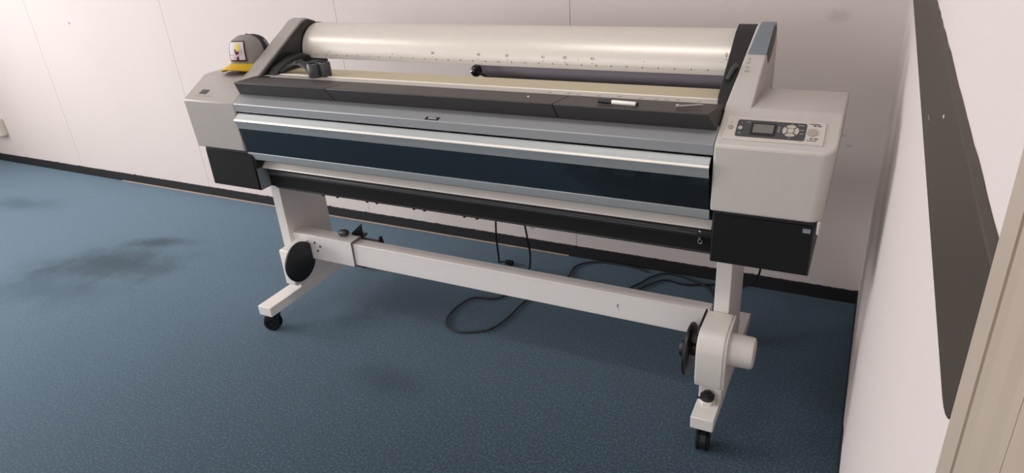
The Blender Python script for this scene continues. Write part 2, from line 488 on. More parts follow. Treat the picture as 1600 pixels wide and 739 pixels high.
# badge plate and pale lettering bar on the left housing
b = bm_new(); add_slab(b, [(-2.268, .036), (-2.232, .036), (-2.226, .058), (-2.262, .058)], -.001, .0015)
obj('badge', b, M['panel_dark'], o)
b = bm_new()
for k in range(9): add_slab(b, rrect(-2.276+k*.0098, -2.268+k*.0098, .025, .0285, .0008, 2), -.001, .0006)
obj('lettering', b, M['mark_light'], o)
# ink compartments
for x0, x1, xi in ((-2.292, -2.037, 0), (-.328, -.071, 1)):
    b = bm_new(); add_box(b, x0, x1, 1.750, 2.05, .652, .818)
    o = obj('ink_compartment', b, M['black'], P, bevel=.003)
    b = bm_new(); add_box(b, x0+.004, x1-.004, 1.7455, 1.7515, .656, .800)
    o2 = obj('door', b, M['black_matt'], o, bevel=.002)
    if xi:
        b = bm_new(); add_box(b, -.098, -.079, 1.7445, 1.746, .779, .791)
        obj('sticker', b, M['tag'], o2)
b = bm_new(); add_box(b, -.066, -.058, 1.742, 2.05, .778, .815); obj('side_skirt', b, M['white'], P, bevel=.003)

# body core
b = bm_new()
add_prism(b, [(1.80, .655), (1.80, .76), (1.80, .79), (1.80, .94), (1.768, .95), (1.768, 1.0), (1.80, 1.028), (1.868, 1.056), (2.028, 1.056), (2.028, .96), (2.15, .95), (2.15, .655)], XA+.001, XB-.001)
obj('body_core', b, M['black_matt'], P)
# rollers and clips seen dimly behind the window
b = bm_new()
b.free()
for k in range(16):
    x = -1.98+k*.105
    b = bm_new(); add_lathe(b, [(.012, 0), (.013, .004), (.013, .051), (.012, .055)], 16, place(x, 1.788, .876, XAX)); obj('pinch_roller', b, M['button'], P, smooth=True)
b = bm_new(); add_box(b, XA+.005, XB-.005, 1.770, 1.801, .812, .83); obj('inner_ledge', b, M['charcoal'], P)
# sloped silver front cover
b = bm_new()
add_prism(b, [(1.737, .968), (1.735, .998), (1.797, .998+.062*SL), (1.797, 1.02), (1.7685, 1.0), (1.7685, .968)], XA, XB)
fc = obj('front_cover', b, M['silver'], P, bevel=.0025)
b = bm_new(); add_slab(b, [(-1.2265, .0025), (-1.177, .0025), (-1.1725, .0155), (-1.222, .0155)], -.001, .001)
bd = obj('badge', b, M['black'], fc)
vs, fs = text_mesh('EPSON', .0115)
b = bm_new(); add_mapped(b, vs, fs, lambda u, v: sp(-1.1995+u*.84, .0092+v, .0014)); obj('lettering', b, M['pen_white'], bd)
# latches in the dark gap above the flap
for x in (-2.03, -1.99, -1.62, -1.17, -1.08, -.87, -.52, -.42):
    b = bm_new(); add_box(b, x, x+.022, 1.752, 1.7685, .957, .967); obj('latch', b, M['black'], P, bevel=.001)

# front flap with smoked window
FX0, FX1 = -2.054, -.340
b = bm_new()
add_prism(b, [(1.744, .962), (1.7205, .9445), (1.714, .940), (1.7165, .936), (1.728, .907), (1.7315, .907), (1.724, .936), (1.748, .957)], FX0, FX1)
fl = obj('front_flap', b, M['alu'], P, bevel=.0012)
b = bm_new()
add_prism(b, [(1.7145, .9415), (1.7205, .946), (1.7215, .9435), (1.7155, .9385)], FX0-.001, FX1+.001)
obj('ridge', b, M['alu_bright'], fl, bevel=.0008)
b = bm_new(); add_prism(b, [(1.7285, .9075), (1.7465, .806), (1.7495, .806), (1.7315, .9075)], FX0-.001, FX1+.001)
wp = obj('window_pane', b, M['smoke'], fl)
b = bm_new(); add_prism(b, [(1.7445, .809), (1.7455, .805), (1.756, .777), (1.760, .778), (1.7505, .809)], FX0-.003, FX1+.003)
obj('bottom_rail', b, M['alu'], fl, bevel=.001)
b = bm_new(); add_prism(b, [(1.7795, .7345), (1.7785, .7385), (1.7995, .757), (1.7995, .7345)], -2.05, XB)
obj('lower_guide', b, M['alu_bright'], P, bevel=.0012)
# black paper catch guide
b = bm_new()
add_prism(b, [(1.789, .738), (1.786, .731), (1.797, .722), (1.797, .716), (1.794, .713), (1.796, .711), (1.803, .689), (1.808, .684), (1.812, .668), (1.807, .664), (1.811, .650), (1.818, .646), (1.826, .634), (1.835, .632), (1.86, .645), (2.1, .652), (2.1, .70), (1.86, .738)], -2.035, XB-.002)
tr = obj('paper_guide', b, M['trough'], P, bevel=.001)
b = bm_new()
add_box(b, -1.30, -.43, 1.7925, 1.7985, .7170, .7180); obj('edge_strip', b, M['bluegrey'], tr)
b = bm_new(); add_box(b, -2.03, -.375, 1.7932, 1.799, .7095, .7107); obj('edge_strip', b, M['bluegrey'], tr)
for x in (-1.81, -1.74, -1.60, -1.555, -1.39, -1.345, -1.18, -1.13):
    b = bm_new(); add_lathe(b, [(0, -.006), (.005, -.005), (.006, 0), (.006, .006)], 10, place(x, 1.838, .630)); obj('rubber_foot', b, M['rubber'], tr)
b = bm_new(); add_lathe(b, [(.0035, 0), (.0035, .006), (.0015, .008), (0, .008)], 12, place(-.3655, 1.790, .7225, Matrix.Rotation(PI/2, 4, 'X')))
add_lathe(b, [(.0045, 0), (.0045, .008), (.002, .011), (0, .011)], 12, place(-.3665, 1.797, .697, Matrix.Rotation(PI/2, 4, 'X')))
ring = [(-.3665+.006*math.cos(a*PI/6), 1.796-.002, .686+.006*math.sin(a*PI/6)) for a in range(13)]
add_tube(b, ring, .0012, 6, 0)
obj('chrome_fastener', b, M['chrome'], tr, smooth=True)
# left inner cheek of the ink compartment, its lit face painted blue-grey
b = bm_new(); add_prism(b, [(1.752, .655), (1.752, .74), (1.83, .74), (1.83, .655)], -2.0365, -2.034); obj('lit_cheek', b, M['bluegrey'], P)

# charcoal lids along the front edge
cuts = [(None, -1.609), (-1.609, -.785), (-.785, None)]
lid = [(1.737, 1.078), (1.735, 1.0745), (1.778, 1.0225), (1.80, 1.030), (1.868, 1.056), (1.868, 1.068)]
lids = []
for i, (l, r) in enumerate(cuts):
    fl_ = (lambda y, z: -2.062+.032*min(1, max(0, (z-1.0225)/.052))*min(1, max(0, (1.868-y)/.1))) if l is None else (lambda y, z, l=l: l+.0013)
    fr_ = (lambda y, z: -.336-.018*min(1, max(0, (z-1.0225)/.052))*min(1, max(0, (1.868-y)/.1))) if r is None else (lambda y, z, r=r: r-.0013)
    b = bm_new(); add_prism(b, lid, fl_, fr_)
    lids.append(obj('front_lid', b, M['charcoal'], P, bevel=.0018))
b = bm_new(); add_prism(b, [(1.845, 1.0685), (1.868, 1.0685), (1.868, 1.0705), (1.845, 1.0705)], -2.035, -1.985)
obj('slot', b, M['black_matt'], lids[0])
# platen, bright edge, tan strip
b = bm_new(); add_box(b, XA+.002, XB-.024, 1.8685, 1.917, 1.052, 1.066); pl = obj('platen', b, M['platen'], P, bevel=.001)
for x in (-.86, -.80, -.765, -.70, -.64, -.575, -.53, -.50, -.47, -.41):
    b = bm_new(); add_lathe(b, [(0, .0002), (.007, .0002), (.005, .0008), (0, .0008)], 12, place(x, 1.882+.012*random.random(), 1.0659)); obj('scuff_mark', b, M['mark_light'], pl)
b = bm_new(); add_box(b, XA+.002, XB-.024, 1.917, 1.9205, 1.052, 1.0685); obj('platen_edge', b, M['alu_bright'], P, bevel=.001)
b = bm_new(); add_box(b, XA+.002, XB-.024, 1.9205, 2.03, 1.052, 1.0665); obj('foam_strip', b, M['tan'], P, bevel=.002)

# arms that carry the roll cover
arm = [(1.842, ZP+(1.842-YP)*SL), (2.148, ZP+(2.148-YP)*SL), (2.175, 1.229), (2.215, 1.215), (2.243, 1.175), (2.25, 1.11), (2.25, .97), (2.15, .955), (2.13, 1.02), (1.90, 1.05)]
ra_x = lambda y, z: -.336+.023*min(1, max(0, (z-1.056)/.165))
b = bm_new(); add_prism(b, arm, ra_x, -.2655)
ra = obj('arm', b, M['white'], P, bevel=.004, angle=30)
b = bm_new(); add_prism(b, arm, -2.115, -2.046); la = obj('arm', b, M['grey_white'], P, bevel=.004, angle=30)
arm_in = [(1.865, 1.058), (1.90, ZP+(1.90-YP)*SL-.006), (2.13, ZP+(2.13-YP)*SL-.004), (2.175, 1.226), (2.212, 1.212), (2.24, 1.172), (2.247, 1.10), (2.247, .98), (2.16, .97), (2.13, 1.03), (1.90, 1.05)]
b = bm_new(); add_prism(b, arm_in, lambda y, z: -.358-.011*min(1, max(0, (z-1.06)/.05)), lambda y, z: ra_x(y, z)-.0003); ip = obj('arm_lining', b, M['black'], P, bevel=.003)
b = bm_new(); add_prism(b, arm_in, -2.046, -2.034); obj('arm_lining', b, M['black_gloss'], P, bevel=.003)
# raised black guide moulding inside the left arm and bracket under the cover
b = bm_new(); add_prism(b, [(1.885, 1.058), (1.93, 1.088), (2.00, 1.112), (2.06, 1.118), (2.10, 1.10), (2.10, 1.057), (1.95, 1.057)], -2.034, -1.985); obj('roll_support', b, M['black'], P, bevel=.006)
b = bm_new(); add_prism(b, [(2.055, 1.045), (2.055, 1.083), (2.14, 1.083), (2.14, 1.0), (2.06, 1.0)], -2.034, -1.938); obj('roll_bracket', b, M['slate_clip'], P, bevel=.003)
# blue grey cap on the right arm, with dark grip hollow
def slp(y, h): return (y-h*SL/LN, ZP+(y-YP)*SL+h/LN)
b = bm_new(); add_prism(b, [slp(2.040, -.002), slp(2.040, .0025), slp(2.148, .0025), (2.178, 1.2315), (2.20, 1.227), (2.2, 1.222), slp(2.150, -.003)], lambda y, z: -.3165+.0115*min(1, max(0, (z-1.166)/.06)), -.2650)
cp = obj('arm_cap', b, M['bluegrey'], ra, bevel=.0015)
b = bm_new(); add_prism(b, [slp(2.048, -.003), slp(2.150, -.003), (2.195, 1.221), (2.205, 1.205), (2.185, 1.175), (2.125, 1.142), (2.085, 1.134)], -.2657, -.2642); obj('grip_hollow', b, M['black'], ra)
# pictogram marks on the right arm
b = bm_new()
for t0, k in ((.322, 0), (.287, 1)):
    c = ell(-.3065, t0+.008, .0042, .0045, 14)
    add_slab(b, c, .0, .0006)
    add_slab(b, rrect(-.3105, -.3025, t0-.012, t0-.003, .001, 2), 0, .0006)
    if k: add_slab(b, rrect(-.3005, -.2985, t0-.012, t0-.002, .0006, 2), 0, .0006)
obj('pictogram', b, M['mark_light'], ra)
# lever on the right lining
b = bm_new(); add_tube(b, [(-.3500, 1.948, 1.114), (-.3465, 1.962, 1.126), (-.342, 1.980, 1.138), (-.337, 1.996, 1.145)], .0062, 10, 6)
obj('lever', b, M['slate_clip'], ip, smooth=True)

# curved roll cover with paper size ruler
YC, ZCc, RC = 2.21, 1.100, .105
CX0, CX1 = -2.032, -.3695
b = bm_new(); N_ = 48; a0, a1 = math.radians(-7), math.radians(178)
prof = [(YC-RC*math.cos(a0+(a1-a0)*i/N_), ZCc+RC*math.sin(a0+(a1-a0)*i/N_)) for i in range(N_+1)]
prof += [(YC-(RC-.0035)*math.cos(a1+(a0-a1)*i/N_), ZCc+(RC-.0035)*math.sin(a1+(a0-a1)*i/N_)) for i in range(N_+1)]
add_prism(b, prof, CX0, CX1)
# quads only for the ends: triangulate the thin end faces cleanly
big = [f for f in b.faces if len(f.verts) > 4]
bmesh.ops.triangulate(b, faces=big)
cv = obj('roll_cover', b, M['cover'], P, smooth=True)
def cyl(x, s, h=.0006):                        # s = arc length above the cover's lower edge
    a = a0+s/RC
    return (x, YC-(RC+h)*math.cos(a), ZCc+(RC+h)*math.sin(a))
b = bm_new()
def mark(x0, x1, s0, s1):
    v = [b.verts.new(cyl(x, s)) for x, s in ((x0, s0), (x1, s0), (x1, s1), (x0, s1))]; b.faces.new(v)
XZ = -.385
for body, d in (('A2', .420), ('B2', .515), ('A1', .594), ('B1', .728), ('A0', .841), ('B0', 1.030)):
    vs, fs = text_mesh(body, .0125)
    add_mapped(b, vs, fs, lambda u, v: cyl(XZ-d+u, .036+v))
    mark(XZ-d-.0007, XZ-d+.0007, .0195, .024)
vs, fs = text_mesh('0', .017); add_mapped(b, vs, fs, lambda u, v: cyl(XZ+u-.002, .060+v))
mark(XZ-.0008, XZ+.0008, .018, .050); mark(XZ-.004, XZ+.004, .016, .018); mark(XZ-.004, XZ+.004, .008, .010)
for k in range(0, 33):
    x = XZ-k*.0508
    mark(x-.0016, x+.0016, .0125, .0172)
for k in range(0, 163):
    x = XZ-k*.01
    mark(x-.0006, x+.0006, .0125, .0150)
mark(XZ-.25, XZ-.2486, .03, .034); mark(XZ-.47, XZ-.4686, .03, .034); mark(XZ-1.21, XZ-1.207, .026, .030); mark(XZ-1.51, XZ-1.507, .026, .03)
obj('ruler_marking', b, M['mark'], cv)
# dark end rim at the left of the cover
b = bm_new()
pr = [(YC-(RC+.0025)*math.cos(a0+(a1-a0)*i/N_), ZCc+(RC+.0025)*math.sin(a0+(a1-a0)*i/N_)) for i in range(N_+1)]
pr += [(YC-(RC-.012)*math.cos(a1+(a0-a1)*i/N_), ZCc+(RC-.012)*math.sin(a1+(a0-a1)*i/N_)) for i in range(N_+1)]
add_prism(b, pr, -2.036, -2.030)
bmesh.ops.triangulate(b, faces=[f for f in b.faces if len(f.verts) > 4])
obj('end_rim', b, M['black_gloss'], cv, smooth=True)

# control panel
b = bm_new(); add_slab(b, [(-.318, .024), (-.078, .024), (-.078, .102), (-.318, .107)], -.002, .003)
cpn = obj('control_panel', b, M['panel_light'], P, bevel=.0015)
b = bm_new(); add_slab(b, rrect(-.2895, -.1225, .0345, .0935, .006), .002, .0038); dk = obj('dark_panel', b, M['panel_dark'], cpn)
b = bm_new(); add_slab(b, rrect(-.2545, -.1935, .0425, .0845, .003), .003, .0048); obj('screen_frame', b, M['black'], cpn)
b = bm_new(); add_slab(b, rrect(-.2485, -.1990, .0500, .0795, .001), .004, .0052); obj('screen', b, M['lcd'], cpn)
for k in range(4):                              # four arc keys of the direction pad
    a = k*PI/2+PI/4
    o_ = [(-.158+.0195*math.cos(a+PI/2*i/10*.86+.11), .0640+.0195*math.sin(a+PI/2*i/10*.86+.11)) for i in range(11)]
    i_ = [(-.158+.0098*math.cos(a+PI/2*i/10*.78+.17), .0640+.0098*math.sin(a+PI/2*i/10*.78+.17)) for i in range(10, -1, -1)]
    b = bm_new(); add_slab(b, o_+i_, .003, .0058); obj('arrow_key', b, M['button'], cpn)
b = bm_new(); add_slab(b, ell(-.158, .064, .0080, .0080), .003, .0062); obj('centre_key', b, M['button'], cpn)
b = bm_new(); add_slab(b, ell(-.1075, .0645, .0125, .0125), .002, .0052); obj('round_key', b, M['button_dark'], cpn)
b = bm_new(); add_slab(b, ell(-.3045, .0640, .0072, .0072), .002, .0048); obj('power_key', b, M['button_dark'], cpn)
b = bm_new(); add_slab(b, ell(-.2800, .0635, .0055, .0062), .003, .0054); obj('small_key', b, M['button'], cpn)
b = bm_new()
def dash(x0, x1, t, w=.0011): add_slab(b, rrect(x0, x1, t-w, t+w, w*.6, 2), .003, .0042)
for x0, x1, t in ((-.268, -.258, .0855), (-.281, -.278, .081), (-.283, -.276, .0465), (-.1895, -.1835, .0690), (-.1895, -.1835, .0635), (-.1890, -.1845, .0585), (-.160, -.156, .0885), (-.160, -.156, .0405), (-.143, -.129, .0855), (-.139, -.127, .0695), (-.137, -.127, .0575)): dash(x0, x1, t)
add_slab(b, ell(-.1865, .0745, .0022, .0022, 10), .003, .0042)
obj('key_marking', b, M['mark_light'], cpn)
b = bm_new()
for x0, x1, t, w in ((-.1170, -.0935, .0935, .0011), (-.108, -.101, .0880, .0018), (-.098, -.0900, .0880, .0018), (-.111, -.105, .0445, .0018), (-.102, -.092, .0445, .0018), (-.1180, -.0950, .0375, .0008), (-.1190, -.1180, .0935, .0010), (-.3055, -.3035, .0815, .0012)): dash(x0, x1, t, w)
obj('printed_marking', b, M['mark'], cpn)

# ---- stand
def box_part(name, dims, mat, parent, bevel=.002):
    b = bm_new(); add_box(b, *dims); return obj(name, b, mat, parent, bevel=bevel)
for cx in (-.307, -2.119):
    ft = box_part('foot', (cx-.0345, cx+.0345, 1.686, 2.336, .098, .141), M['paint'], P, .0025)
    for cy, ang in ((1.742, -1.2 if cx < -1 else .15), (2.312, PI)):
        R0 = Matrix.Translation((cx-.002, cy, 0)) @ Matrix.Rotation(ang, 4, 'Z'); R = R0 @ Matrix.Translation((0, -.022, 0))
        for s in (-1, 1):
            b = bm_new()
            add_lathe(b, [(0, -.008), (.026, -.008), (.034, -.005), (.036, 0), (.034, .006), (.022, .009), (.020, .006), (0, .006)], 24, R @ place(s*.013, 0, .036, XAX if s > 0 else Matrix.Rotation(-PI/2, 4, 'Y')))
            obj('caster_wheel', b, M['rubber'], ft, smooth=True)
        b = bm_new()
        add_lathe(b, [(.016, .066), (.018, .085), (.018, .098), (0, .098)], 16, R0)
        hood = [(-.036, .030), (-.037, .048), (-.030, .064), (-.014, .074), (.010, .074), (.022, .066), (.026, .05)]
        hin = [(y*.82, z-.004) for y, z in hood[::-1]]
        n0 = len(b.verts); add_prism(b, hood+hin, -.009, .009); b.verts.ensure_lookup_table()
        bmesh.ops.transform(b, matrix=R, verts=b.verts[n0:])
        n0 = len(b.verts); b.verts.ensure_lookup_table()
        add_lathe(b, [(.005, -.022), (.005, .022)], 10, R @ place(0, 0, .036, XAX))
        obj('caster_fork', b, M['black_gloss'], ft, smooth=True)
    # bolt hole near the rear end
    b = bm_new(); add_lathe(b, [(0, 0), (.006, 0), (.006, .0012), (0, .0012)], 14, place(cx+.002, 2.262, .1405)); obj('bolt', b, M['black'], ft)
# columns
box_part('column', (-.330, -.284, 1.88, 2.13, .141, .654), M['paint'], P)
box_part('column', (-2.133, -2.087, 1.88, 2.13, .141, .654), M['paint'], P)
# cross beam and its sleeve
bmx = box_part('cross_beam', (-1.785, -.3475, 1.906, 1.958, .2925, .3885), M['paint'], P)
b = bm_new(); add_box(b, -.652, -.648, 1.9052, 1.907, .336, .350); add_box(b, -.6455, -.6445, 1.9052, 1.907, .327, .333); obj('blue_scuff', b, plain('blue_ink_mark', srgb(84, 104, 150), .6), bmx)
sv = box_part('beam_sleeve', (-2.0875, -1.775, 1.899, 1.965, .2855, .3965), M['paint'], P, .003)
b = bm_new()
add_box(b, -1.7755, -1.7735, 1.8975, 1.9665, .284, .398); obj('sleeve_gap_shade', b, plain('gap_shade_grey', srgb(112, 106, 103), .6), sv)  # grey strip painted for the shadow gap at the sleeve's end
for y, x, z in ((1.8985, -1.972, .366), (1.8985, -1.962, .330), (1.8985, -1.945, .352)):
    b = bm_new(); add_lathe(b, [(0, 0), (.005, 0), (.004, .002), (0, .002)], 12, place(x, y, z, Matrix.Rotation(PI/2, 4, 'X'))); obj('screw', b, M['black'], sv)
# clamp behind the sleeve: knob, triangular fin, rod
b = bm_new()
R = Matrix.Rotation(math.radians(78), 4, 'Y')
add_lathe(b, [(0, -.02), (.012, -.02), (.016, -.014), (.016, .012), (.012, .02), (0, .02)], 18, place(-1.846, 1.945, .4105, R)); obj('clamp_knob', b, M['slate_clip'], P, smooth=True)
b = bm_new()
add_prism(b, [(1.972, .372), (2.03, .372), (2.03, .380), (1.972, .380)], -1.85, -1.795)
a = [b.verts.new(p) for p in ((-1.858, 2.0, .380), (-1.797, 2.0, .380), (-1.797, 2.0, .432))]
c = [b.verts.new((v.co.x, 2.006, v.co.z)) for v in a]
b.faces.new(a); b.faces.new(c[::-1])
for i in range(3):
    j = (i+1) % 3; b.faces.new((a[i], c[i], c[j], a[j]))
obj('clamp_fin', b, M['black'], P)
b = bm_new(); add_lathe(b, [(.0085, 0), (.0085, .13)], 14, place(-1.84, 2.005, .362, XAX)); rd = obj('tension_rod', b, M['bluegrey'], P, smooth=True)
b = bm_new(); add_prism(b, [(1.99, .35), (2.02, .35), (2.012, .388), (1.998, .388)], -1.712, -1.704); obj('rod_end', b, M['black'], rd)

# take-up unit on the right
hs = [(1.752, .216), (1.738, .224), (1.731, .245), (1.729, .345), (1.734, .372), (1.750, .396), (1.776, .408), (1.878, .412), (1.8795, .216)]
b = bm_new(); add_prism(b, hs, -.347, -.265); th = obj('take_up_housing', b, M['take'], P, bevel=.005, seg=3)
b = bm_new(); add_prism(b, [(y+(.003 if y < 1.8 else .0), z-.002) for y, z in hs], -.2655, -.2585); obj('back_plate', b, M['take'], th, bevel=.002)
b = bm_new(); add_lathe(b, [(.053, -.262), (.053, -.258), (.050, -.256), (.0485, -.196), (.046, -.190), (.040, -.1875), (0, -.187)], 40, place(0, 1.800, .338, XAX)); obj('motor_cover', b, M['take'], th, smooth=True)
b = bm_new(); add_prism(b, [(1.757, .397), (1.777, .4085), (1.880, .4135), (1.880, .27), (1.81, .27)], -.3520, -.3475); obj('gasket', b, M['black'], th)
box_part('post', (-.342, -.272, 1.792, 1.8795, .1405, .218), M['paint'], P)
def disc(x, s, parent, cz):
    b = bm_new()
    X = XAX if s > 0 else Matrix.Rotation(-PI/2, 4, 'Y')
    add_lathe(b, [(0, -.012), (.05, -.012), (.080, -.010), (.0855, -.006), (.0855, .001), (.081, .004), (.045, .005), (.042, .006), (0, .006)], 48, place(x, 1.832, cz, X))
    return obj('roll_disc', b, M['black'], parent, smooth=True)
d = disc(-.389, -1, th, .286)
b = bm_new(); add_lathe(b, [(.030, 0), (.030, .016), (.027, .020), (.012, .020), (.012, .014), (0, .014)], 28, place(-.394, 1.832, .286, Matrix.Rotation(-PI/2, 4, 'Y')))
add_lathe(b, [(.02, 0), (.02, .034)], 20, place(-.382, 1.832, .286, XAX)); obj('disc_hub', b, M['black'], th, smooth=True)
# idle end on the left
b = bm_new(); add_prism(b, [(1.784, .215), (1.784, .366), (1.788, .373), (1.8995, .373), (1.8995, .205), (1.80, .205)], -2.062, -2.012); br = obj('disc_bracket', b, M['paint'], P, bevel=.002)
d = disc(-2.003, 1, br, .304)
for y, z in ((1.80, .335), (1.86, .33), (1.835, .296)):
    b = bm_new(); add_lathe(b, [(0, 0), (.003, 0), (.002, .001), (0, .001)], 8, place(-1.9975, y, z, XAX)); obj('screw', b, M['slate_clip'], br)
b = bm_new(); add_lathe(b, [(.014, 0), (.014, .02)], 16, place(-2.02, 1.832, .302, XAX)); obj('axle', b, M['black'], br, smooth=True)
# levelling knob on the right foot
b = bm_new()
add_lathe(b, [(.0245, .141), (.0245, .152), (.022, .1535), (0, .1535)], 6, place(-.3115, 1.772, 0, Matrix.Rotation(.2, 4, 'Z'))); kn = obj('levelling_nut', b, M['paint'], P, bevel=.001)
b = bm_new(); add_lathe(b, [(.021, .1535), (.022, .156), (.022, .166), (.014, .170), (.013, .177), (.009, .179), (0, .179)], 20, place(-.3110, 1.774, 0))
add_box(b, -.342, -.318, 1.762, 1.768, .1545, .158); obj('knob', b, M['black'], kn, smooth=True)

# ---------------------------------------------------------------- roll of paper on its spindle
Rr = thing('paper_roll', 'roll of plain pale paper under the curved printer cover', 'paper roll', (-.82, YC, 1.0))
b = bm_new(); add_lathe(b, [(.026, -1.245), (.083, -1.245), (.083, -.378), (.026, -.378)], 48, place(0, YC, ZCc, XAX)); obj('paper', b, M['paper'], Rr, smooth=True)
b = bm_new(); add_lathe(b, [(.012, -1.30), (.012, -.371)], 16, place(0, YC, ZCc, XAX)); obj('spindle', b, M['black'], Rr, smooth=True)
b = bm_new(); add_lathe(b, [(.025, -1.272), (.06, -1.268), (.076, -1.262), (.078, -1.255), (.076, -1.246), (.02, -1.246)], 40, place(0, YC, ZCc, XAX)); fg = obj('end_flange', b, M['black_gloss'], Rr, smooth=True)
R = Matrix.Translation((-1.232, 2.092, 1.071)) @ Matrix.Rotation(math.radians(-20), 4, 'Z') @ XAX
b = bm_new(); add_lathe(b, [(0, -.013), (.012, -.012), (.0185, -.008), (.0215, -.001), (.0215, .006), (.018, .011), (.008, .013), (0, .013)], 28, R); kb = obj('flange_knob', b, M['black_gloss'], Rr, smooth=True)
R2 = Matrix.Translation((-1.247, 2.077, 1.0885))
b = bm_new(); add_lathe(b, [(.006, 0), (.006, .002), (.003, .003), (.003, .001), (0, .001)], 14, Matrix.Translation((-1.2375, 2.0735, 1.0695)) @ Matrix.Rotation(PI/2, 4, 'X')); obj('screw_eye', b, M['chrome'], kb)
b = bm_new(); add_tube(b, [(-1.222, 2.098, 1.062), (-1.205, 2.108, 1.052), (-1.188, 2.115, 1.047)], .005, 8, 4); obj('roll_shadow_tail', b, M['black'], kb, smooth=True)  # black tube standing in for part of the roll's shadow

# ---------------------------------------------------------------- cap on the left housing
CXc, CYc, CZ = -2.192, 1.99, 1.0665
Kp = thing('baseball_cap', 'grey cap with mustard brim and square patch lying on the printer', 'cap', (CXc, CYc, CZ))
KR = Matrix.Translation((CXc, CYc, CZ)) @ Matrix.Rotation(math.radians(12), 4, 'Z')
AX, AY, HC = .072, .086, .128
def crown(u, v):                                # u angle about z (0 = front, -y), v 0 rim .. 1 top
    e = math.sin(v*PI/2)
    h = HC*(v*.55+.45*e) if v < 1 else HC
    rr = max(0., 1-v**3.2)**.5
    front = max(0., math.cos(u))
    rx = AX*rr*(1+.04*v); ry = AY*rr
    lift = front**2*.010*v
    return KR @ Vector((rx*math.sin(u), -ry*math.cos(u)*(1+.06*front*v*(1-v)), .022*(1-v)*(math.cos(u)*.5+.5)+h+lift*(1-v)))
def crown_part(name, u0, u1, mat, off=0., v1=1.0, v0=0., nu=28, nv=18):
    b = bm_new(); G = []
    for j in range(nv+1):
        v = v0+(v1-v0)*j/nv
        row = []
        for i in range(nu+1):
            u = u0+(u1-u0)*i/nu
            row.append(crown(u, min(v, .9995)))
        G.append(row)
    V = [[b.verts.new(p) for p in r] for r in G]
    for j in range(nv):
        for i in range(nu): b.faces.new((V[j][i], V[j][i+1], V[j+1][i+1], V[j+1][i]))
    bmesh.ops.remove_doubles(b, verts=b.verts, dist=.0004)
    o = obj(name, b, mat, Kp, smooth=True)
    md = o.modifiers.new('solid', 'SOLIDIFY'); md.thickness = .0022; md.offset = off
    return o
crown_part('front_panel', -1.45, 1.45, M['cap_grey'])
crown_part('mesh_back', 1.45, 2.35, M['cap_mesh']); crown_part('mesh_back', 2.35, 3.15, M['cap_mesh']); crown_part('mesh_back', -3.15, -1.45, M['cap_mesh'])
crown_part('side_panel', 1.75, 2.25, M['cap_grey'], off=1, v0=.12, v1=.72)
crown_part('seam_piping', 1.42, 1.50, M['cap_mesh'], off=1, v1=.97, nu=3)
crown_part('seam_piping', -1.50, -1.42, M['cap_mesh'], off=1, v1=.97, nu=3)
b = bm_new(); t = crown(0, .9995); add_lathe(b, [(.007, -.003), (.007, .0015), (.005, .004), (0, .005)], 14, place(KR.translation.x, KR.translation.y, CZ+HC)); obj('top_button', b, plain('olive_button', srgb(140, 118, 60), .85), Kp, smooth=True)
# brim: curved down at both sides
b = bm_new(); nu, nv = 26, 8; V = []
for j in range(nv+1):
    r = j/nv; row = []
    for i in range(nu+1):
        u = -1.2+2.4*i/nu
        base = crown(u, .03)
        s = math.sin(u)
        ext = (math.cos(u*1.22))**.75 if abs(u*1.22) < PI/2 else 0
        d = KR.to_3x3() @ Vector((.35*s, -1, 0))
        p = base+d*(.076*ext*r)
        z = .034-.032*abs(s)**1.7*(.30+.70*r)-.006*r*r-.001
        p.z = CZ+max(.004, z)
        row.append(b.verts.new(p))
    V.append(row)
for j in range(nv):
    for i in range(nu): b.faces.new((V[j][i], V[j][i+1], V[j+1][i+1], V[j+1][i]))
o = obj('brim', b, M['yellow'], Kp, smooth=True)
md = o.modifiers.new('solid', 'SOLIDIFY'); md.thickness = .0035; md.offset = 1
# square patch following the crown
def on_patch(px, pz, h=.0):                     # px -1..1, pz 0..1
    u = px*.50; v = .15+.60*pz
    p = crown(u, v); q = crown(u, v+.02); e1 = (q-p).normalized(); e2 = (crown(u+.02, v)-p).normalized()
    n = e2.cross(e1).normalized()
    if n.y > 0: n = -n
    return p+n*(.004+h)
def inside(x, z, pts):
    c = False; n = len(pts)
    for i in range(n):
        (x1, z1), (x2, z2) = pts[i], pts[i-1]
        if (z1 > z) != (z2 > z) and x < (x2-x1)*(z-z1)/(z2-z1)+x1: c = not c
    return c
def patch_shape(name, pts, mat, h, thick=.0012, parent=Kp, n=56):
    b = bm_new(); cell = {}
    def vert(i, k, hh):
        key = (i, k, hh)
        if key not in cell: cell[key] = b.verts.new(on_patch(-1.02+2.04*i/n, -.02+1.04*k/n, hh))
        return cell[key]
    occ = {(i, k) for i in range(n) for k in range(n) if inside(-1.02+2.04*(i+.5)/n, -.02+1.04*(k+.5)/n, pts)}
    for (i, k) in occ:
        b.faces.new([vert(i, k, h+thick), vert(i+1, k, h+thick), vert(i+1, k+1, h+thick), vert(i, k+1, h+thick)])
        b.faces.new([vert(i, k, h), vert(i, k+1, h), vert(i+1, k+1, h), vert(i+1, k, h)])
        for di, dk, a, c in ((0, -1, (i, k), (i+1, k)), (0, 1, (i+1, k+1), (i, k+1)), (-1, 0, (i, k+1), (i, k)), (1, 0, (i+1, k), (i+1, k+1))):
            if (i+di, k+dk) not in occ:
                b.faces.new([vert(*a, h), vert(*c, h), vert(*c, h+thick), vert(*a, h+thick)])
    return obj(name, b, mat, parent)
def rr2(x0, x1, z0, z1, r):
    return [(x, z) for x, z in rrect(x0, x1, z0, z1, r, 4)]
pt = patch_shape('patch', rr2(-1.0, 1.0, 0, 1, .09), M['patch_dark'], -.004, .005)
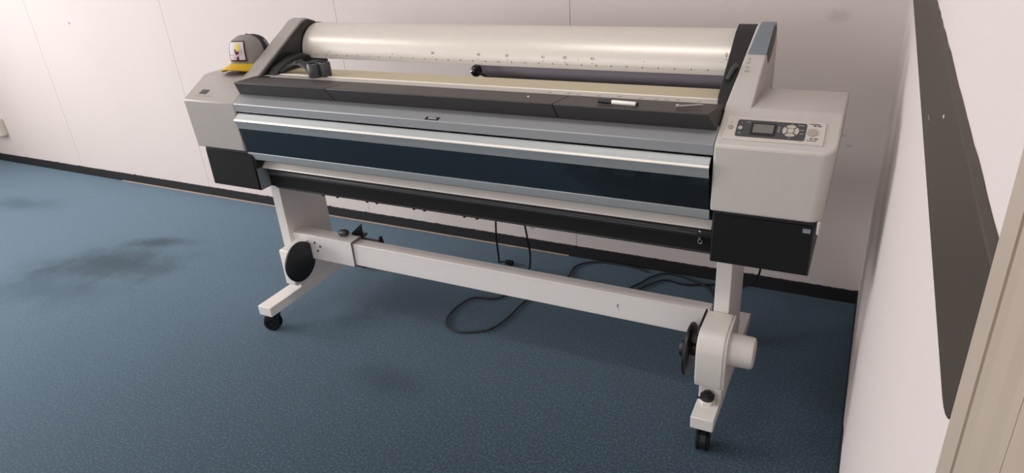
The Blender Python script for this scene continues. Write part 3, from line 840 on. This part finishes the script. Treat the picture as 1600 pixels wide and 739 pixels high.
patch_shape('patch_field', rr2(-.84, .84, .08, .92, .06), M['patch'], .001, .0012, pt)
patch_shape('patch_motif', [(.02, .62), (.05, .78), (.2, .86), (.42, .80), (.50, .62), (.40, .48), (.2, .45), (.06, .50)], M['patch_yellow'], .0024, .0008, pt)
patch_shape('patch_motif', [(-.10, .58), (.04, .50), (.10, .44), (.38, .46), (.30, .34), (.05, .28), (-.08, .36)], M['patch_dark'], .0024, .0008, pt)
patch_shape('patch_motif', [(-.70, .10), (-.72, .18), (-.2, .24), (.1, .34), (.62, .58), (.70, .40), (.30, .22), (.10, .10)], M['patch_mauve'], .0022, .0008, pt)
patch_shape('patch_motif', [(-.02, .07), (.02, .18), (.24, .24), (.26, .07)], M['patch_dark'], .0026, .0008, pt)
patch_shape('patch_motif', [(-.82, .27), (-.82, .30), (-.25, .30), (-.25, .27)], M['mark'], .0024, .0008, pt)

# ---------------------------------------------------------------- small things on the printer
tq = thing('core_clip', 'dark plastic clip with looped buckle lying on the silver platen', 'clip', (-1.86, 1.92, 1.0665))
def loop(cx, cy, cz, rx, rz, w, th, name, mat):
    b = bm_new(); n = 28
    for i in range(n):
        pass
    o_ = [(rx*math.cos(2*PI*i/n), rz*math.sin(2*PI*i/n)) for i in range(n)]
    i_ = [((rx-th)*math.cos(2*PI*i/n), (rz-th)*math.sin(2*PI*i/n)) for i in range(n)]
    R = Matrix.Translation((cx, cy, cz)) @ Matrix.Rotation(math.radians(20), 4, 'Z')
    r = [[b.verts.new(R @ Vector((p[0], y, p[1]))) for p in q] for y in (-w/2, w/2) for q in (o_, i_)]
    for i in range(n):
        j = (i+1) % n
        b.faces.new((r[0][i], r[0][j], r[1][j], r[1][i])); b.faces.new((r[2][i], r[3][i], r[3][j], r[2][j]))
        b.faces.new((r[0][i], r[2][i], r[2][j], r[0][j])); b.faces.new((r[1][i], r[1][j], r[3][j], r[3][i]))
    return obj(name, b, mat, tq, smooth=True)
b = bm_new()
R = Matrix.Translation((-1.785, 1.914, .0105)) @ Matrix.Rotation(math.radians(14), 4, 'Z')
add_lathe(b, [(.021, 1.0560), (.023, 1.060), (.023, 1.103), (.0205, 1.106), (.0175, 1.106), (.017, 1.070), (0, 1.070)], 24, R @ Matrix.Translation((-.018, -.004, 0)))
add_lathe(b, [(.019, 1.0560), (.021, 1.060), (.021, 1.104), (.0185, 1.107), (.0155, 1.107), (.015, 1.070), (0, 1.070)], 24, R @ Matrix.Translation((.020, .010, 0)))
obj('buckle', b, M['slate_clip'], tq, smooth=True)
b = bm_new()
ctr = [(-1.98, 1.932, 1.076), (-1.94, 1.938, 1.098), (-1.895, 1.936, 1.108), (-1.85, 1.925, 1.100), (-1.82, 1.913, 1.088)]
cp_ = catmull(ctr, 6); rings = []
for i, p in enumerate(cp_):
    tt = (cp_[min(i+1, len(cp_)-1)]-cp_[max(i-1, 0)]).normalized()
    s = Vector((-tt.y, tt.x, 0)).normalized()*.016; u = s.normalized().cross(tt)*-.0045
    rings.append([b.verts.new(p+s+u), b.verts.new(p-s+u), b.verts.new(p-s-u), b.verts.new(p+s-u)])
for r0, r1 in zip(rings, rings[1:]):
    for k in range(4): b.faces.new((r0[k], r0[(k+1) % 4], r1[(k+1) % 4], r1[k]))
b.faces.new(rings[0]); b.faces.new(rings[-1][::-1])
obj('strap', b, M['black'], tq, smooth=True)
b = bm_new(); add_box(b, -1.905, -1.893, 1.916, 1.956, 1.1095, 1.116); obj('strap_keeper', b, M['slate_clip'], tq, bevel=.0015)

ZL = 1.078
pen = thing('marker_pen', 'white marker pen with black cap lying on the charcoal front ledge', 'pen', (-.60, 1.768, ZL))
R = Matrix.Translation((-.66, 1.7705, ZL+.0062)) @ Matrix.Rotation(math.radians(-4), 4, 'Z') @ XAX
b = bm_new(); add_lathe(b, [(.006, .038), (.006, .108), (.005, .110)], 16, R); obj('barrel', b, M['pen_white'], pen, smooth=True)
b = bm_new(); add_lathe(b, [(.003, -.002), (.0062, .0), (.0064, .040), (.0058, .0405)], 16, R); obj('cap', b, M['black'], pen, smooth=True)
b = bm_new(); add_lathe(b, [(.0058, .110), (.0055, .116), (.003, .117)], 16, R); obj('end_plug', b, M['black'], pen, smooth=True)
tl = thing('utility_knife', 'slim metal hand tool lying near the right end of the charcoal ledge', 'tool', (-.41, 1.785, ZL))
R = Matrix.Translation((-.441, 1.770, ZL)) @ Matrix.Rotation(math.radians(24), 4, 'Z')
b = bm_new()
add_zprism(b, [(0, -.003), (.014, -.0045), (.060, -.003), (.068, 0), (.060, .004), (.014, .0045), (0, .003)], .0005, .0075); bmesh.ops.transform(b, matrix=R, verts=b.verts); obj('handle', b, M['chrome'], tl, bevel=.001)
b = bm_new(); add_zprism(b, [(-.004, -.006), (.004, -.0065), (.006, .0065), (-.003, .006)], 0.0002, .010); bmesh.ops.transform(b, matrix=R, verts=b.verts); obj('head', b, M['chrome'], tl, bevel=.001)
b = bm_new(); add_lathe(b, [(0, 0), (.0028, .0004), (.003, .002), (.0018, .0036), (0, .004)], 12, place(-.883, 1.786, ZL)); tag(obj('foam_crumb', b, M['pen_white'], None, smooth=True), 'tiny white crumb lying on the middle charcoal lid', 'crumb')

# ---------------------------------------------------------------- cords
def cord(name, pts, r, label, extra=None):
    t = thing(name, label, 'cord', pts[-1])
    b = bm_new(); add_tube(b, pts, r, 8, 8); obj('cable', b, M['cord'], t, smooth=True)
    return t
z_ = .0062
t = cord('power_cord', [(-1.345, 2.149, .70), (-1.355, 2.25, .62), (-1.362, 2.36, .42), (-1.385, 2.40, .25), (-1.41, 2.45, .12), (-1.47, 2.555, .03), (-1.478, 2.598, .010), (-1.455, 2.598, .0105)], .0042, 'short black cord hanging behind the beam and ending in a plug on the carpet')
b = bm_new(); add_lathe(b, [(.006, 0), (.011, .006), (.0125, .018), (.0125, .040), (.010, .044), (0, .044)], 14, place(-1.462, 2.598, .0128, XAX @ Matrix.Rotation(0, 4, 'Z'))); obj('plug', b, M['rubber'], t, smooth=True)
t = cord('power_cord', [(-1.215, 2.149, .70), (-1.225, 2.26, .62), (-1.236, 2.37, .42), (-1.24, 2.42, .26), (-1.272, 2.50, .14), (-1.315, 2.575, .03), (-1.325, 2.58, .008), (-1.33, 2.46, z_), (-1.325, 2.32, z_), (-1.365, 2.275, z_), (-1.447, 2.255, z_), (-1.472, 2.19, z_), (-1.478, 2.12, z_), (-1.466, 2.055, z_), (-1.428, 2.006, z_), (-1.373, 1.992, z_), (-1.31, 2.015, z_), (-1.257, 2.057, z_), (-1.228, 2.146, z_), (-1.221, 2.256, z_), (-1.205, 2.35, z_), (-1.15, 2.47, z_), (-1.121, 2.581, z_), (-1.128, 2.67, z_), (-1.093, 2.728, z_), (-1.028, 2.762, z_), (-.93, 2.768, z_), (-.85, 2.762, z_), (-.797, 2.744, z_)], .0042, 'long black cord looping on the carpet under the white cross beam')
t = cord('power_cord', [(-.376, 2.149, .72), (-.380, 2.22, .60), (-.384, 2.235, .40), (-.384, 2.25, .20), (-.392, 2.33, .05), (-.42, 2.50, z_), (-.481, 2.664, z_), (-.572, 2.731, z_), (-.696, 2.761, z_), (-.757, 2.713, z_), (-.784, 2.653, z_), (-.82, 2.579, z_), (-.85, 2.48, z_), (-.87, 2.38, z_)], .0042, 'black cord running down behind the right column and curving over the carpet')
t = cord('power_cord', [(-.26, 2.149, .72), (-.262, 2.26, .62), (-.268, 2.40, .36), (-.274, 2.50, .235), (-.31, 2.64, .10), (-.35, 2.745, .02), (-.385, 2.745, z_), (-.48, 2.735, z_), (-.60, 2.69, z_), (-.69, 2.70, z_), (-.735, 2.66, z_), (-.79, 2.56, z_), (-.82, 2.44, z_)], .0042, 'black cord dropping from beneath the control panel housing to the right rear carpet')

# ---------------------------------------------------------------- wall socket at the far left
so = thing('wall_socket', 'ivory surface socket box on the back wall at the far left', 'socket', (-5.93, YW, .28))
b = bm_new(); add_box(b, -6.00, -5.862, YW-.045, YW, .225, .355); obj('housing', b, M['ivory'], so, bevel=.005, seg=3)
b = bm_new(); add_lathe(b, [(.040, 0), (.040, .003), (.034, .003), (.030, -.010), (0, -.010)], 28, place(-5.925, YW-.0452, .29, Matrix.Rotation(PI/2, 4, 'X'))); obj('outlet', b, M['black'], so)

# ---------------------------------------------------------------- light
def area(name, loc, rot, sx, sy, power, col):
    l = bpy.data.lights.new(name, 'AREA'); l.shape = 'RECTANGLE'; l.size = sx; l.size_y = sy
    l.energy = power; l.color = col
    o = bpy.data.objects.new(name, l); C.objects.link(o); o.location = loc; o.rotation_euler = rot; return o
area('window_daylight', (XL-.12, (WY0+WY1)/2, (WZ0+WZ1)/2), (0, -PI/2, 0), WZ1-WZ0, WY1-WY0, 295, (1.0, .97, .972))
area('front_fill', ((FX_0+FX_1)/2, YF-.12, (FZ0+FZ1)/2), (PI/2, 0, 0), FX_1-FX_0, FZ1-FZ0, 70, (1.0, .968, .95))  # added fill from the front, brightens back wall and beam fronts

for lx in (-3.6, -1.0):
    area('ceiling_fill', (lx, .9, ZC-.03), (0, 0, 0), 1.2, .3, 26, (1, .96, .93))  # added overhead fill panels, lift the slopes and back wall
w = bpy.data.worlds.new('sky'); scene.world = w; w.use_nodes = True
w.node_tree.nodes['Background'].inputs['Color'].default_value = (.8, .9, 1, 1)
w.node_tree.nodes['Background'].inputs['Strength'].default_value = 1.0

# ---------------------------------------------------------------- camera
cam = bpy.data.cameras.new('camera'); co = bpy.data.objects.new('camera', cam); C.objects.link(co)
F = 1078.05
Rw = ((0.89148735, 0.44821584, -0.06597626), (0.14434032, -0.41903946, -0.89642167), (-0.42943704, 0.78962554, -0.43826399))
# rows: image right, image down, forward -> Blender camera axes
m = Matrix(((Rw[0][0], -Rw[1][0], -Rw[2][0]), (Rw[0][1], -Rw[1][1], -Rw[2][1]), (Rw[0][2], -Rw[1][2], -Rw[2][2])))
co.matrix_world = Matrix.Translation((0, 0, 1.6)) @ m.to_4x4()
cam.sensor_fit = 'HORIZONTAL'; cam.sensor_width = 36; cam.lens = F/1600*36
cam.clip_start = .02; cam.clip_end = 60
scene.camera = co

vs_ = scene.view_settings
vs_.view_transform = 'Standard'; vs_.look = 'None'; vs_.gamma = 1; vs_.use_curve_mapping = False
vs_.exposure = -0.42
